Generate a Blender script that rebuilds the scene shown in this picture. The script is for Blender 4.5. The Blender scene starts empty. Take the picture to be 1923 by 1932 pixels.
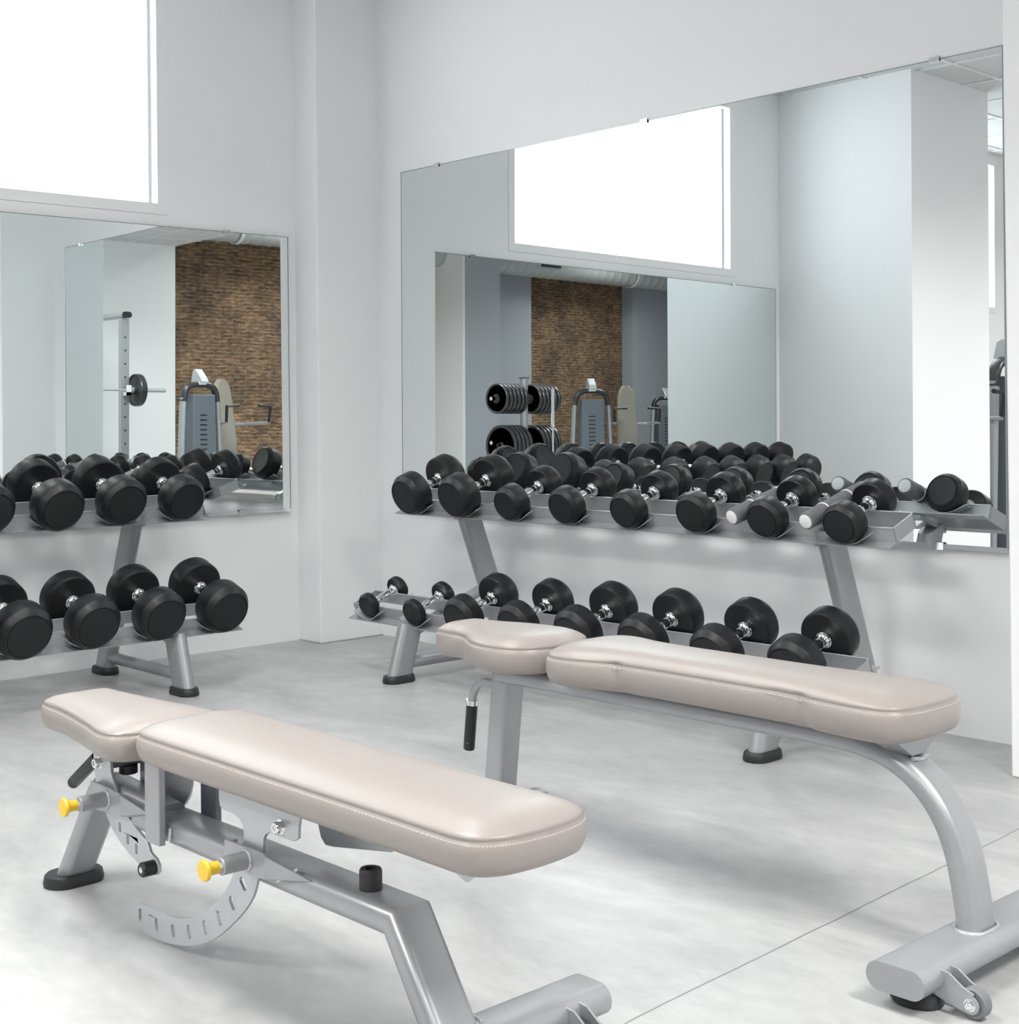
import bpy, bmesh, math, random
from mathutils import Vector, Matrix
from mathutils.geometry import tessellate_polygon
random.seed(7)
PI = math.pi
scene = bpy.context.scene
COL = scene.collection
R = math.radians

# ------------------------------------------------------------------ helpers
def link(o, parent=None):
    COL.objects.link(o)
    if parent is not None:
        o.parent = parent
    return o

def tag(o, label=None, cat=None, group=None, kind=None):
    if label: o['label'] = label
    if cat: o['category'] = cat
    if group: o['group'] = group
    if kind: o['kind'] = kind
    return o

def thing(name, label, cat, loc=(0, 0, 0), rotz=0.0, group=None):
    o = bpy.data.objects.new(name, None)
    o.empty_display_size = 0.1
    COL.objects.link(o)
    o.location = loc
    o.rotation_euler = (0, 0, rotz)
    return tag(o, label, cat, group)

def bm_mesh(name, bm, mat, smooth=True, angle=35):
    bmesh.ops.remove_doubles(bm, verts=bm.verts, dist=1e-6)
    bmesh.ops.recalc_face_normals(bm, faces=bm.faces)
    me = bpy.data.meshes.new(name)
    bm.to_mesh(me); bm.free()
    me.materials.append(mat)
    if smooth:
        for p in me.polygons: p.use_smooth = True
        try: me.set_sharp_from_angle(angle=R(angle))
        except Exception: pass
    return me

def obj(name, bm, mat, parent=None, smooth=True, angle=35, bevel=0, label=None):
    me = bm_mesh(name, bm, mat, smooth, angle)
    o = bpy.data.objects.new(name, me)
    link(o, parent)
    if bevel:
        m = o.modifiers.new('bevel', 'BEVEL'); m.width = bevel; m.segments = 2; m.limit_method = 'ANGLE'; m.angle_limit = R(40)
    if label: o['label'] = label
    return o

def struct(name, bm, mat, parent=None, smooth=False):
    o = obj(name, bm, mat, parent, smooth)
    if parent is None: o['kind'] = 'structure'
    return o

def box(bm, a, b, M=None):
    x0, y0, z0 = a; x1, y1, z1 = b
    vs = [bm.verts.new((x, y, z)) for x in (x0, x1) for y in (y0, y1) for z in (z0, z1)]
    if M is not None:
        for v in vs: v.co = M @ v.co
    for f in ((0, 1, 3, 2), (4, 6, 7, 5), (0, 4, 5, 1), (2, 3, 7, 6), (0, 2, 6, 4), (1, 5, 7, 3)):
        bm.faces.new([vs[i] for i in f])
    return vs

def loft(bm, rings, closed=True, cap0=True, cap1=True):
    vr = [[bm.verts.new(p) for p in r] for r in rings]
    n = len(vr[0])
    for a, b in zip(vr[:-1], vr[1:]):
        for i in range(n if closed else n - 1):
            j = (i + 1) % n
            bm.faces.new((a[i], a[j], b[j], b[i]))
    if cap0: bm.faces.new(list(reversed(vr[0])))
    if cap1: bm.faces.new(vr[-1])
    return vr

def frame_axes(d, side):
    d = d.normalized()
    s = (side - d * side.dot(d))
    if s.length < 1e-5: s = d.orthogonal()
    s.normalize()
    return s, d.cross(s)

def section(kind, w, h, n=20):
    """2D loop; w along 'side' axis, h along the other."""
    pts = []
    if kind == 'oval':                     # stadium
        r = min(w, h) / 2; L = abs(w - h) / 2
        k = n // 2
        for q in range(2):
            for i in range(k + 1):
                a = -PI / 2 + PI * i / k + q * PI
                cx = L if q == 0 else -L
                p = (cx + r * math.cos(a), r * math.sin(a))
                pts.append(p if w >= h else (-p[1], p[0]))
    elif kind == 'round':
        for i in range(n):
            a = 2 * PI * i / n
            pts.append((w / 2 * math.cos(a), h / 2 * math.sin(a)))
    else:                                   # rounded rectangle
        r = min(w, h) * (0.36 if kind == 'rbox' else 0.14)
        for cx, cy, a0 in ((w / 2 - r, -h / 2 + r, -90), (w / 2 - r, h / 2 - r, 0), (-w / 2 + r, h / 2 - r, 90), (-w / 2 + r, -h / 2 + r, 180)):
            for i in range(4):
                a = R(a0 + 30 * i)
                pts.append((cx + r * math.cos(a), cy + r * math.sin(a)))
    return pts

def sweep(bm, path, kind='round', w=0.03, h=None, side=(0, 1, 0), n=20, cuts=None, scales=None):
    """tube along path; w is measured along `side`. cuts=(n0,n1) plane normals for end cuts"""
    h = w if h is None else h
    P = [Vector(p) for p in path]
    side = Vector(side)
    sec = section(kind, w, h, n)
    rings = []
    for i, p in enumerate(P):
        if i == 0: d = P[1] - P[0]; m = d
        elif i == len(P) - 1: d = P[-1] - P[-2]; m = d
        else:
            d0 = (P[i] - P[i - 1]).normalized(); d1 = (P[i + 1] - P[i]).normalized()
            d = d0 + d1; m = d
        s, t = frame_axes(d, side)
        if 0 < i < len(P) - 1:
            k = 1 / max(0.5, math.cos(d0.angle(d1) / 2))
        else: k = 1
        sc = scales[i] if scales else 1
        ring = [p + s * (a * sc) + t * (b * k * sc) for a, b in sec]
        if cuts:
            c = cuts[0] if i == 0 else (cuts[1] if i == len(P) - 1 else None)
            if c is not None:
                c = Vector(c); dd = d.normalized()
                ring = [q - dd * ((q - p).dot(c) / dd.dot(c)) for q in ring]
        rings.append(ring)
    loft(bm, rings)

def lathe(bm, prof, axis='Y', n=40, M=None, close=False):
    """prof: list of (s along axis, radius)"""
    rings = []
    for s, r in prof:
        ring = []
        for i in range(n):
            a = 2 * PI * i / n
            c, d = r * math.cos(a), r * math.sin(a)
            p = {'Y': (c, s, d), 'Z': (c, d, s), 'X': (s, c, d)}[axis]
            ring.append(M @ Vector(p) if M is not None else Vector(p))
        rings.append(ring)
    if close: rings.append(rings[0])
    loft(bm, rings, cap0=not close and prof[0][1] > 1e-6, cap1=not close and prof[-1][1] > 1e-6)

def plate(bm, outline, holes, y0, y1):
    """outline in (x,z) extruded between y0 and y1, with holes"""
    loops = [[Vector((x, 0, z)) for x, z in outline]] + [[Vector((x, 0, z)) for x, z in h] for h in holes]
    flat = [[Vector((v.x, v.z, 0)) for v in l] for l in loops]
    tris = tessellate_polygon(flat)
    allv = [v for l in loops for v in l]
    A = [bm.verts.new((v.x, y0, v.z)) for v in allv]
    Bv = [bm.verts.new((v.x, y1, v.z)) for v in allv]
    for t in tris:
        try:
            bm.faces.new([A[i] for i in t]); bm.faces.new([Bv[i] for i in reversed(t)])
        except ValueError: pass
    k = 0
    for l in loops:
        n = len(l)
        for i in range(n):
            a, b = k + i, k + (i + 1) % n
            bm.faces.new((A[a], A[b], Bv[b], Bv[a]))
        k += n

def slot(cx, cz, r, L, ang, n=12):
    pts = []
    for i in range(n):
        a = 2 * PI * i / n
        x = r * math.cos(a); z = r * math.sin(a) + (L if math.sin(a) >= 0 else -L)
        c, s = math.cos(ang), math.sin(ang)
        pts.append((cx + x * c - z * s, cz + x * s + z * c))
    return pts

def catmull(pts, k=6, closed=True):
    out = []; n = len(pts)
    rng = range(n) if closed else range(n - 1)
    for i in rng:
        g = (lambda j: pts[j % n]) if closed else (lambda j: pts[max(0, min(n - 1, j))])
        p0, p1, p2, p3 = g(i - 1), g(i), g(i + 1), g(i + 2)
        for j in range(k):
            t = j / k
            out.append(tuple(0.5 * ((2 * b) + (-a + c) * t + (2 * a - 5 * b + 4 * c - d) * t * t + (-a + 3 * b - 3 * c + d) * t ** 3)
                             for a, b, c, d in zip(p0, p1, p2, p3)))
    if not closed: out.append(pts[-1])
    return out

# ------------------------------------------------------------------ materials
def new_mat(name):
    m = bpy.data.materials.new(name); m.use_nodes = True
    nt = m.node_tree
    return m, nt, nt.nodes['Principled BSDF']

def simple(name, col, rough=0.5, metal=0.0, spec=0.5, coat=0.0, noise=0.0, bump=0.0, nscale=40.0, rvar=0.0, coat_rough=0.1):
    m, nt, b = new_mat(name)
    b.inputs['Base Color'].default_value = (*col, 1)
    b.inputs['Roughness'].default_value = rough
    b.inputs['Metallic'].default_value = metal
    b.inputs['Specular IOR Level'].default_value = spec
    b.inputs['Coat Weight'].default_value = coat
    b.inputs['Coat Roughness'].default_value = coat_rough
    if noise or bump or rvar:
        tc = nt.nodes.new('ShaderNodeTexCoord')
        nz = nt.nodes.new('ShaderNodeTexNoise'); nz.inputs['Scale'].default_value = nscale; nz.inputs['Detail'].default_value = 4
        nt.links.new(tc.outputs['Object'], nz.inputs['Vector'])
        if noise:
            mx = nt.nodes.new('ShaderNodeMix'); mx.data_type = 'RGBA'
            mx.inputs[6].default_value = (*[c * (1 - noise) for c in col], 1)
            mx.inputs[7].default_value = (*[min(1, c * (1 + noise)) for c in col], 1)
            nt.links.new(nz.outputs['Fac'], mx.inputs[0]); nt.links.new(mx.outputs[2], b.inputs['Base Color'])
        if rvar:
            mr = nt.nodes.new('ShaderNodeMapRange')
            mr.inputs[1].default_value = 0.3; mr.inputs[2].default_value = 0.7
            mr.inputs[3].default_value = rough - rvar; mr.inputs[4].default_value = rough + rvar
            nt.links.new(nz.outputs['Fac'], mr.inputs[0]); nt.links.new(mr.outputs[0], b.inputs['Roughness'])
        if bump:
            bp = nt.nodes.new('ShaderNodeBump'); bp.inputs['Strength'].default_value = bump; bp.inputs['Distance'].default_value = 0.002
            nz2 = nt.nodes.new('ShaderNodeTexNoise'); nz2.inputs['Scale'].default_value = nscale * 12
            nt.links.new(tc.outputs['Object'], nz2.inputs['Vector'])
            nt.links.new(nz2.outputs['Fac'], bp.inputs['Height']); nt.links.new(bp.outputs[0], b.inputs['Normal'])
    return m

M_WALL = simple('white_plaster', (0.85, 0.855, 0.865), 0.75, spec=0.25, noise=0.012, bump=0.08, nscale=3)
M_GREYWALL = simple('grey_paint', (0.40, 0.42, 0.46), 0.7, spec=0.3, noise=0.03, nscale=2)
M_RUBBER = simple('black_rubber', (0.0075, 0.0078, 0.0092), 0.42, spec=0.42, noise=0.2, bump=0.12, nscale=18, rvar=0.08)
M_RUBFACE = simple('black_rubber_face', (0.0115, 0.0115, 0.013), 0.55, spec=0.4, bump=0.1, nscale=30)
M_RUBFOOT = simple('black_rubber_foot', (0.02, 0.021, 0.023), 0.5, spec=0.5, bump=0.1, nscale=30)
M_CHROME = simple('chrome', (0.86, 0.87, 0.88), 0.07, metal=1.0)
M_SILVER = simple('silver_paint', (0.37, 0.38, 0.40), 0.36, metal=0.45, spec=0.5, noise=0.05, bump=0.05, nscale=25, coat=0.25, coat_rough=0.2)
M_TRAY = simple('grey_steel_tray', (0.46, 0.465, 0.48), 0.38, metal=0.55, spec=0.5, noise=0.05, nscale=10)
M_STEEL = simple('brushed_plate', (0.52, 0.54, 0.56), 0.34, metal=0.6, spec=0.5, noise=0.05, nscale=30)
M_WELD = simple('weld_bead', (0.62, 0.63, 0.65), 0.25, metal=0.7, noise=0.3, bump=0.6, nscale=60)
M_VINYL = simple('taupe_vinyl', (0.300, 0.268, 0.252), 0.42, spec=0.5, noise=0.03, bump=0.12, nscale=30, coat=0.25, coat_rough=0.32, rvar=0.04)
M_STITCH = simple('taupe_stitching', (0.60, 0.55, 0.51), 0.5)
M_YELLOW = simple('yellow_plastic', (0.82, 0.53, 0.03), 0.32, spec=0.5, coat=0.2)
M_FOAM = simple('grey_foam', (0.17, 0.175, 0.185), 0.85, spec=0.2, noise=0.12, bump=0.4, nscale=60)
M_WHITE = simple('white_plastic', (0.82, 0.82, 0.82), 0.4)
M_BLACKPL = simple('black_plastic', (0.015, 0.015, 0.016), 0.4, spec=0.5)
M_BLACKGLOSS = simple('black_gloss', (0.028, 0.028, 0.030), 0.34, spec=0.6)
M_WHEEL = simple('grey_wheel_rubber', (0.18, 0.185, 0.195), 0.55)
M_FRAME = simple('white_window_frame', (0.86, 0.86, 0.87), 0.4)
M_EDGE = simple('mirror_edge_glass', (0.30, 0.34, 0.335), 0.2, metal=0.3)
M_CEIL = simple('ceiling_tile_white', (0.58, 0.58, 0.58), 0.85, noise=0.01)
M_CEILGRID = simple('ceiling_grid', (0.72, 0.72, 0.72), 0.5)
M_SHROUD = simple('machine_shroud', (0.15, 0.17, 0.20), 0.4, metal=0.3)
M_SLOT = simple('dark_slot', (0.01, 0.01, 0.012), 0.6)
M_PAD = simple('machine_pad_vinyl', (0.30, 0.275, 0.235), 0.5)
M_DUCT = simple('galvanised_duct', (0.50, 0.52, 0.51), 0.45, metal=0.25)
M_LED = None

def emis(name, col, s):
    m, nt, b = new_mat(name)
    b.inputs['Base Color'].default_value = (*col, 1)
    b.inputs['Emission Color'].default_value = (*col, 1)
    b.inputs['Emission Strength'].default_value = s
    return m
M_LED = emis('light_diffuser', (1, 0.99, 0.97), 6.0)

def mirror_mat():
    m = bpy.data.materials.new('mirror_silvering'); m.use_nodes = True
    nt = m.node_tree; nt.nodes.clear()
    o = nt.nodes.new('ShaderNodeOutputMaterial'); g = nt.nodes.new('ShaderNodeBsdfGlossy')
    g.inputs['Color'].default_value = (0.845, 0.885, 0.88, 1); g.inputs['Roughness'].default_value = 0.0
    nt.links.new(g.outputs[0], o.inputs[0])
    return m
M_MIRROR = mirror_mat()

def glass_mat():
    m = bpy.data.materials.new('window_glass'); m.use_nodes = True
    nt = m.node_tree; nt.nodes.clear()
    o = nt.nodes.new('ShaderNodeOutputMaterial'); g = nt.nodes.new('ShaderNodeBsdfGlossy'); t = nt.nodes.new('ShaderNodeBsdfTransparent')
    g.inputs['Roughness'].default_value = 0.02; t.inputs['Color'].default_value = (0.97, 0.985, 0.985, 1)
    mx = nt.nodes.new('ShaderNodeMixShader'); mx.inputs[0].default_value = 0.06
    nt.links.new(t.outputs[0], mx.inputs[1]); nt.links.new(g.outputs[0], mx.inputs[2]); nt.links.new(mx.outputs[0], o.inputs[0])
    return m
M_GLASS = glass_mat()

def floor_mat():
    m, nt, b = new_mat('polished_concrete')
    N = nt.nodes; Lk = nt.links
    tc = N.new('ShaderNodeTexCoord')
    mp = N.new('ShaderNodeMapping'); mp.inputs['Rotation'].default_value = (0, 0, 0.75); mp.inputs['Scale'].default_value = (1, 1.9, 1)
    Lk.new(tc.outputs['Object'], mp.inputs['Vector'])
    n1 = N.new('ShaderNodeTexNoise'); n1.inputs['Scale'].default_value = 1.3; n1.inputs['Detail'].default_value = 8; n1.inputs['Roughness'].default_value = 0.62
    n1.inputs['Distortion'].default_value = 0.6
    Lk.new(mp.outputs[0], n1.inputs['Vector'])
    r1 = N.new('ShaderNodeValToRGB')
    e = r1.color_ramp.elements
    e[0].position = 0.32; e[0].color = (0.355, 0.36, 0.365, 1)
    e[1].position = 0.68; e[1].color = (0.50, 0.505, 0.505, 1)
    Lk.new(n1.outputs['Fac'], r1.inputs[0])
    n2 = N.new('ShaderNodeTexNoise'); n2.inputs['Scale'].default_value = 9; n2.inputs['Detail'].default_value = 7; n2.inputs['Roughness'].default_value = 0.7
    Lk.new(mp.outputs[0], n2.inputs['Vector'])
    r2 = N.new('ShaderNodeValToRGB')
    r2.color_ramp.elements[0].position = 0.35; r2.color_ramp.elements[0].color = (0.90, 0.90, 0.90, 1)
    r2.color_ramp.elements[1].position = 0.66; r2.color_ramp.elements[1].color = (1.05, 1.05, 1.05, 1)
    Lk.new(n2.outputs['Fac'], r2.inputs[0])
    mu = N.new('ShaderNodeMix'); mu.data_type = 'RGBA'; mu.blend_type = 'MULTIPLY'; mu.inputs[0].default_value = 1
    Lk.new(r1.outputs[0], mu.inputs[6]); Lk.new(r2.outputs[0], mu.inputs[7])
    # dark specks
    vo = N.new('ShaderNodeTexVoronoi'); vo.inputs['Scale'].default_value = 3.2; vo.inputs['Randomness'].default_value = 1
    Lk.new(tc.outputs['Object'], vo.inputs['Vector'])
    lt = N.new('ShaderNodeMath'); lt.operation = 'LESS_THAN'; lt.inputs[1].default_value = 0.011
    Lk.new(vo.outputs['Distance'], lt.inputs[0])
    # control joint: x = 4.103 + 0.0 ... running with y, slight slope
    sx = N.new('ShaderNodeSeparateXYZ'); Lk.new(tc.outputs['Object'], sx.inputs[0])
    ma = N.new('ShaderNodeMath'); ma.operation = 'MULTIPLY_ADD'; ma.inputs[1].default_value = 0.0465   # x + .0465*y
    Lk.new(sx.outputs['Y'], ma.inputs[0]); Lk.new(sx.outputs['X'], ma.inputs[2])
    wob = N.new('ShaderNodeTexNoise'); wob.inputs['Scale'].default_value = 5
    Lk.new(tc.outputs['Object'], wob.inputs['Vector'])
    wa = N.new('ShaderNodeMath'); wa.operation = 'MULTIPLY_ADD'; wa.inputs[1].default_value = 0.012
    Lk.new(wob.outputs['Fac'], wa.inputs[0]); Lk.new(ma.outputs[0], wa.inputs[2])
    sb = N.new('ShaderNodeMath'); sb.operation = 'SUBTRACT'; sb.inputs[1].default_value = 4.025
    Lk.new(wa.outputs[0], sb.inputs[0])
    ab = N.new('ShaderNodeMath'); ab.operation = 'ABSOLUTE'; Lk.new(sb.outputs[0], ab.inputs[0])
    l2 = N.new('ShaderNodeMath'); l2.operation = 'LESS_THAN'; l2.inputs[1].default_value = 0.0019; Lk.new(ab.outputs[0], l2.inputs[0])
    mxx = N.new('ShaderNodeMath'); mxx.operation = 'MAXIMUM'; Lk.new(lt.outputs[0], mxx.inputs[0]); Lk.new(l2.outputs[0], mxx.inputs[1])
    fin = N.new('ShaderNodeMix'); fin.data_type = 'RGBA'; fin.inputs[7].default_value = (0.16, 0.16, 0.16, 1)
    Lk.new(mxx.outputs[0], fin.inputs[0]); Lk.new(mu.outputs[2], fin.inputs[6])
    Lk.new(fin.outputs[2], b.inputs['Base Color'])
    mr = N.new('ShaderNodeMapRange'); mr.inputs[3].default_value = 0.42; mr.inputs[4].default_value = 0.26
    Lk.new(n1.outputs['Fac'], mr.inputs[0]); Lk.new(mr.outputs[0], b.inputs['Roughness'])
    b.inputs['Specular IOR Level'].default_value = 0.42
    bp = N.new('ShaderNodeBump'); bp.inputs['Strength'].default_value = 0.06; bp.inputs['Distance'].default_value = 0.01
    Lk.new(n2.outputs['Fac'], bp.inputs['Height']); Lk.new(bp.outputs[0], b.inputs['Normal'])
    return m
M_FLOOR = floor_mat()

def brick_mat():
    m, nt, b = new_mat('old_brick')
    N = nt.nodes; Lk = nt.links
    tc = N.new('ShaderNodeTexCoord')
    sx = N.new('ShaderNodeSeparateXYZ'); Lk.new(tc.outputs['Object'], sx.inputs[0])
    cb = N.new('ShaderNodeCombineXYZ'); Lk.new(sx.outputs['Y'], cb.inputs['X']); Lk.new(sx.outputs['Z'], cb.inputs['Y'])
    nw = N.new('ShaderNodeTexNoise'); nw.inputs['Scale'].default_value = 4; nw.inputs['Detail'].default_value = 4
    Lk.new(tc.outputs['Object'], nw.inputs['Vector'])
    ad = N.new('ShaderNodeVectorMath'); ad.operation = 'MULTIPLY_ADD'; ad.inputs[1].default_value = (0.05, 0.05, 0.05)
    Lk.new(nw.outputs['Color'], ad.inputs[0]); Lk.new(cb.outputs[0], ad.inputs[2])
    br = N.new('ShaderNodeTexBrick')
    br.inputs['Color1'].default_value = (0.205, 0.135, 0.092, 1); br.inputs['Color2'].default_value = (0.115, 0.078, 0.056, 1)
    br.inputs['Mortar'].default_value = (0.24, 0.19, 0.145, 1)
    br.inputs['Scale'].default_value = 1.0; br.inputs['Mortar Size'].default_value = 0.008
    br.inputs['Brick Width'].default_value = 0.20; br.inputs['Row Height'].default_value = 0.05; br.inputs['Mortar Smooth'].default_value = 0.6
    Lk.new(ad.outputs[0], br.inputs['Vector'])
    n2 = N.new('ShaderNodeTexNoise'); n2.inputs['Scale'].default_value = 1.4; n2.inputs['Detail'].default_value = 8; n2.inputs['Roughness'].default_value = 0.7
    Lk.new(tc.outputs['Object'], n2.inputs['Vector'])
    rp = N.new('ShaderNodeValToRGB')
    rp.color_ramp.elements[0].position = 0.40; rp.color_ramp.elements[0].color = (0.75, 0.72, 0.72, 1)
    rp.color_ramp.elements[1].position = 0.70; rp.color_ramp.elements[1].color = (1.9, 1.75, 1.5, 1)
    Lk.new(n2.outputs['Fac'], rp.inputs[0])
    mu = N.new('ShaderNodeMix'); mu.data_type = 'RGBA'; mu.blend_type = 'MULTIPLY'; mu.inputs[0].default_value = 1
    Lk.new(br.outputs['Color'], mu.inputs[6]); Lk.new(rp.outputs[0], mu.inputs[7])
    n3 = N.new('ShaderNodeTexNoise'); n3.inputs['Scale'].default_value = 16; n3.inputs['Detail'].default_value = 5
    mp = N.new('ShaderNodeMapping'); mp.inputs['Scale'].default_value = (1, 0.6, 2.2)
    Lk.new(tc.outputs['Object'], mp.inputs['Vector']); Lk.new(mp.outputs[0], n3.inputs['Vector'])
    r3 = N.new('ShaderNodeValToRGB')
    r3.color_ramp.elements[0].position = 0.38; r3.color_ramp.elements[0].color = (0.6, 0.58, 0.56, 1)
    r3.color_ramp.elements[1].position = 0.66; r3.color_ramp.elements[1].color = (1.35, 1.3, 1.2, 1)
    Lk.new(n3.outputs['Fac'], r3.inputs[0])
    m3 = N.new('ShaderNodeMix'); m3.data_type = 'RGBA'; m3.blend_type = 'MULTIPLY'; m3.inputs[0].default_value = 1
    Lk.new(mu.outputs[2], m3.inputs[6]); Lk.new(r3.outputs[0], m3.inputs[7])
    Lk.new(m3.outputs[2], b.inputs['Base Color']); b.inputs['Roughness'].default_value = 0.9
    return m
M_BRICK = brick_mat()

# ------------------------------------------------------------------ camera
H = 1.15
cam_d = bpy.data.cameras.new('camera'); cam = bpy.data.objects.new('camera', cam_d); COL.objects.link(cam)
yaw, pitch, roll = 0.8433, 0.0045, 0.0107
fpx, cx, cy = 2657.0246, 849.0, 768.5516
fw = Vector((-math.sin(yaw), math.cos(yaw), 0)); rt = Vector((math.cos(yaw), math.sin(yaw), 0)); up = Vector((0, 0, 1))
fw2 = fw * math.cos(pitch) + up * math.sin(pitch); up2 = up * math.cos(pitch) - fw * math.sin(pitch)
# picture x axis / y axis after roll
X = rt * math.cos(roll) - up2 * math.sin(roll) * -1 * -1
cr, sr = math.cos(roll), math.sin(roll)
# image u = a*cr + v*sr (v down) ; v' = -a*sr + v*cr
X = rt * cr + (-up2) * sr
Y = -(rt * -sr + (-up2) * cr)
cam.matrix_world = Matrix((( X.x, Y.x, -fw2.x, 5.9116), (X.y, Y.y, -fw2.y, -4.6183), (X.z, Y.z, -fw2.z, H), (0, 0, 0, 1)))
cam_d.sensor_fit = 'VERTICAL'; cam_d.sensor_height = 36.0; cam_d.sensor_width = 36.0
cam_d.lens = 36.0 * fpx / 1932.0
cam_d.shift_x = (961.5 - cx) / 1932.0
cam_d.shift_y = -(966.0 - cy) / 1932.0
cam_d.clip_start = 0.02; cam_d.clip_end = 200
scene.camera = cam

# ------------------------------------------------------------------ the room
aL = 0.0126
LW = Matrix.Rotation(-aL, 4, 'Z')          # left wall frame (x out of the wall, y along it)
CH = 3.45                                  # tiled ceiling height
HC = 4.35                                  # high ceiling
SOUTH, EAST = -17.5, 10.8

bm = bmesh.new(); box(bm, (-0.6, SOUTH - .3, -0.2), (EAST + .3, 0.3, 0.0)); struct('floor', bm, M_FLOOR)

# left wall with two window openings
W1 = (-3.344, -1.1413, 2.114, 3.33)        # y0,y1,z0,z1 outer edge of frame
W2 = (-7.16, -5.15, 2.06, 3.40)
T = 0.28
bm = bmesh.new()
fr = 0.0
ys = [0.3, W1[1], W1[0], W2[1], W2[0], SOUTH - .3]
for a, b in ((W1[1], 0.3), (W2[1], W1[0]), (SOUTH - .3, W2[0])):
    box(bm, (-T, a, 0), (0, b, HC + .1), LW)
for w in (W1, W2):
    box(bm, (-T, w[0], 0), (0, w[1], w[2]), LW); box(bm, (-T, w[0], w[3]), (0, w[1], HC + .1), LW)
struct('wall_left', bm, M_WALL)

def window(name, w):
    y0, y1, z0, z1 = w
    f = 0.052
    bm = bmesh.new()
    d0, d1 = -0.075, 0.003
    box(bm, (d0, y0 + .001, z0 + .001), (d1, y1 - .001, z0 + f), LW); box(bm, (d0, y0 + .001, z1 - f), (d1, y1 - .001, z1 - .001), LW)
    box(bm, (d0, y0 + .001, z0 + f), (d1, y0 + f, z1 - f), LW); box(bm, (d0, y1 - f, z0 + f), (d1, y1 - .001, z1 - f), LW)
    o = struct(name, bm, M_FRAME)
    bm = bmesh.new()
    g = 0.006
    for a, b in (((-0.073, y0 + f + g, z0 + f), (-0.055, y0 + f + g + .010, z1 - f)), ((-0.073, y1 - f - g - .010, z0 + f), (-0.055, y1 - f - g, z1 - f))):
        box(bm, a, b, LW)
    obj('glazing_bead', bm, M_TRAY, o, smooth=False, label='thin grey glazing bead')
    bm = bmesh.new(); box(bm, (-0.067, y0 + f, z0 + f), (-0.061, y1 - f, z1 - f), LW)
    obj('pane', bm, M_GLASS, o, smooth=False)
    return o
window('window_1', W1)
window('window_2', W2)

# right wall, corner column, right pillar
PX, PD = 3.7881, 0.4045
bm = bmesh.new(); box(bm, (-0.5, 0.0, 0), (EAST + .3, 0.3, HC + .1)); struct('wall_right', bm, M_WALL)
bm = bmesh.new(); box(bm, (-0.1, -0.4021, 0), (0.1846, 0.05, HC)); o = struct('wall_corner_column', bm, M_WALL)
o.modifiers.new('b', 'BEVEL').width = 0.006
bm = bmesh.new(); box(bm, (PX, -PD, 0), (5.4, 0.05, HC)); o = struct('wall_right_pillar', bm, M_WALL)
o.modifiers.new('b', 'BEVEL').width = 0.006
bm = bmesh.new(); box(bm, (-0.1, -4.90, 0), (1.0, -3.87, HC)); struct('wall_stub_pillar', bm, M_WALL)
# far side
bm = bmesh.new(); box(bm, (10.3, -4.65, 0), (10.8, 0.0, HC)); struct('wall_far_white', bm, M_WALL)
bm = bmesh.new(); box(bm, (EAST, SOUTH, 0), (EAST + .3, 0.0, HC)); struct('wall_far_brick', bm, M_BRICK)
bm = bmesh.new(); box(bm, (9.6, -10.7, 0), (10.8, -9.95, HC)); struct('wall_grey_column', bm, M_GREYWALL)
bm = bmesh.new(); box(bm, (9.602, -9.95, 0), (10.8, -9.90, HC)); struct('wall_white_return', bm, M_WALL)
bm = bmesh.new(); box(bm, (10.55, -11.75, 0), (10.8, -10.7, HC)); box(bm, (10.6, -12.45, 0), (10.8, -11.72, HC))
struct('wall_grey_pilaster', bm, M_GREYWALL)
bm = bmesh.new(); box(bm, (10.55, -15.75, 0), (10.8, -15.05, HC)); box(bm, (10.6, SOUTH, 0), (10.8, -15.75, HC)); struct('wall_grey_end', bm, M_GREYWALL)
bm = bmesh.new(); box(bm, (-0.6, SOUTH - .3, 0), (EAST + .3, SOUTH, HC + .1)); struct('wall_back', bm, M_WALL)

# ceilings: tiled lower part (L shaped) and the high part
bm = bmesh.new()
box(bm, (-0.6, -4.65, CH), (10.3, 0.0, CH + .12)); box(bm, (-0.6, -12.0, CH), (4.2, -4.65, CH + .12))
c = struct('ceiling', bm, M_CEIL)
bm = bmesh.new()
for i in range(18):
    x = 0.05 + i * 0.6
    if x < 10.3: box(bm, (x, -4.65, CH - .008), (x + .024, 0, CH))
    if x < 4.15: box(bm, (x, -12.0, CH - .008), (x + .024, -4.65, CH))
for i in range(20):
    y = -0.35 - i * 0.6
    box(bm, (0, y, CH - .009), (10.3 if y > -4.6 else 4.2, y + .024, CH - .0005))
obj('ceiling_grid', bm, M_CEILGRID, c, smooth=False)
bm = bmesh.new(); box(bm, (-0.6, SOUTH - .3, HC), (EAST + .3, 0.3, HC + .2)); struct('ceiling_high', bm, M_CEIL)

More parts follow.
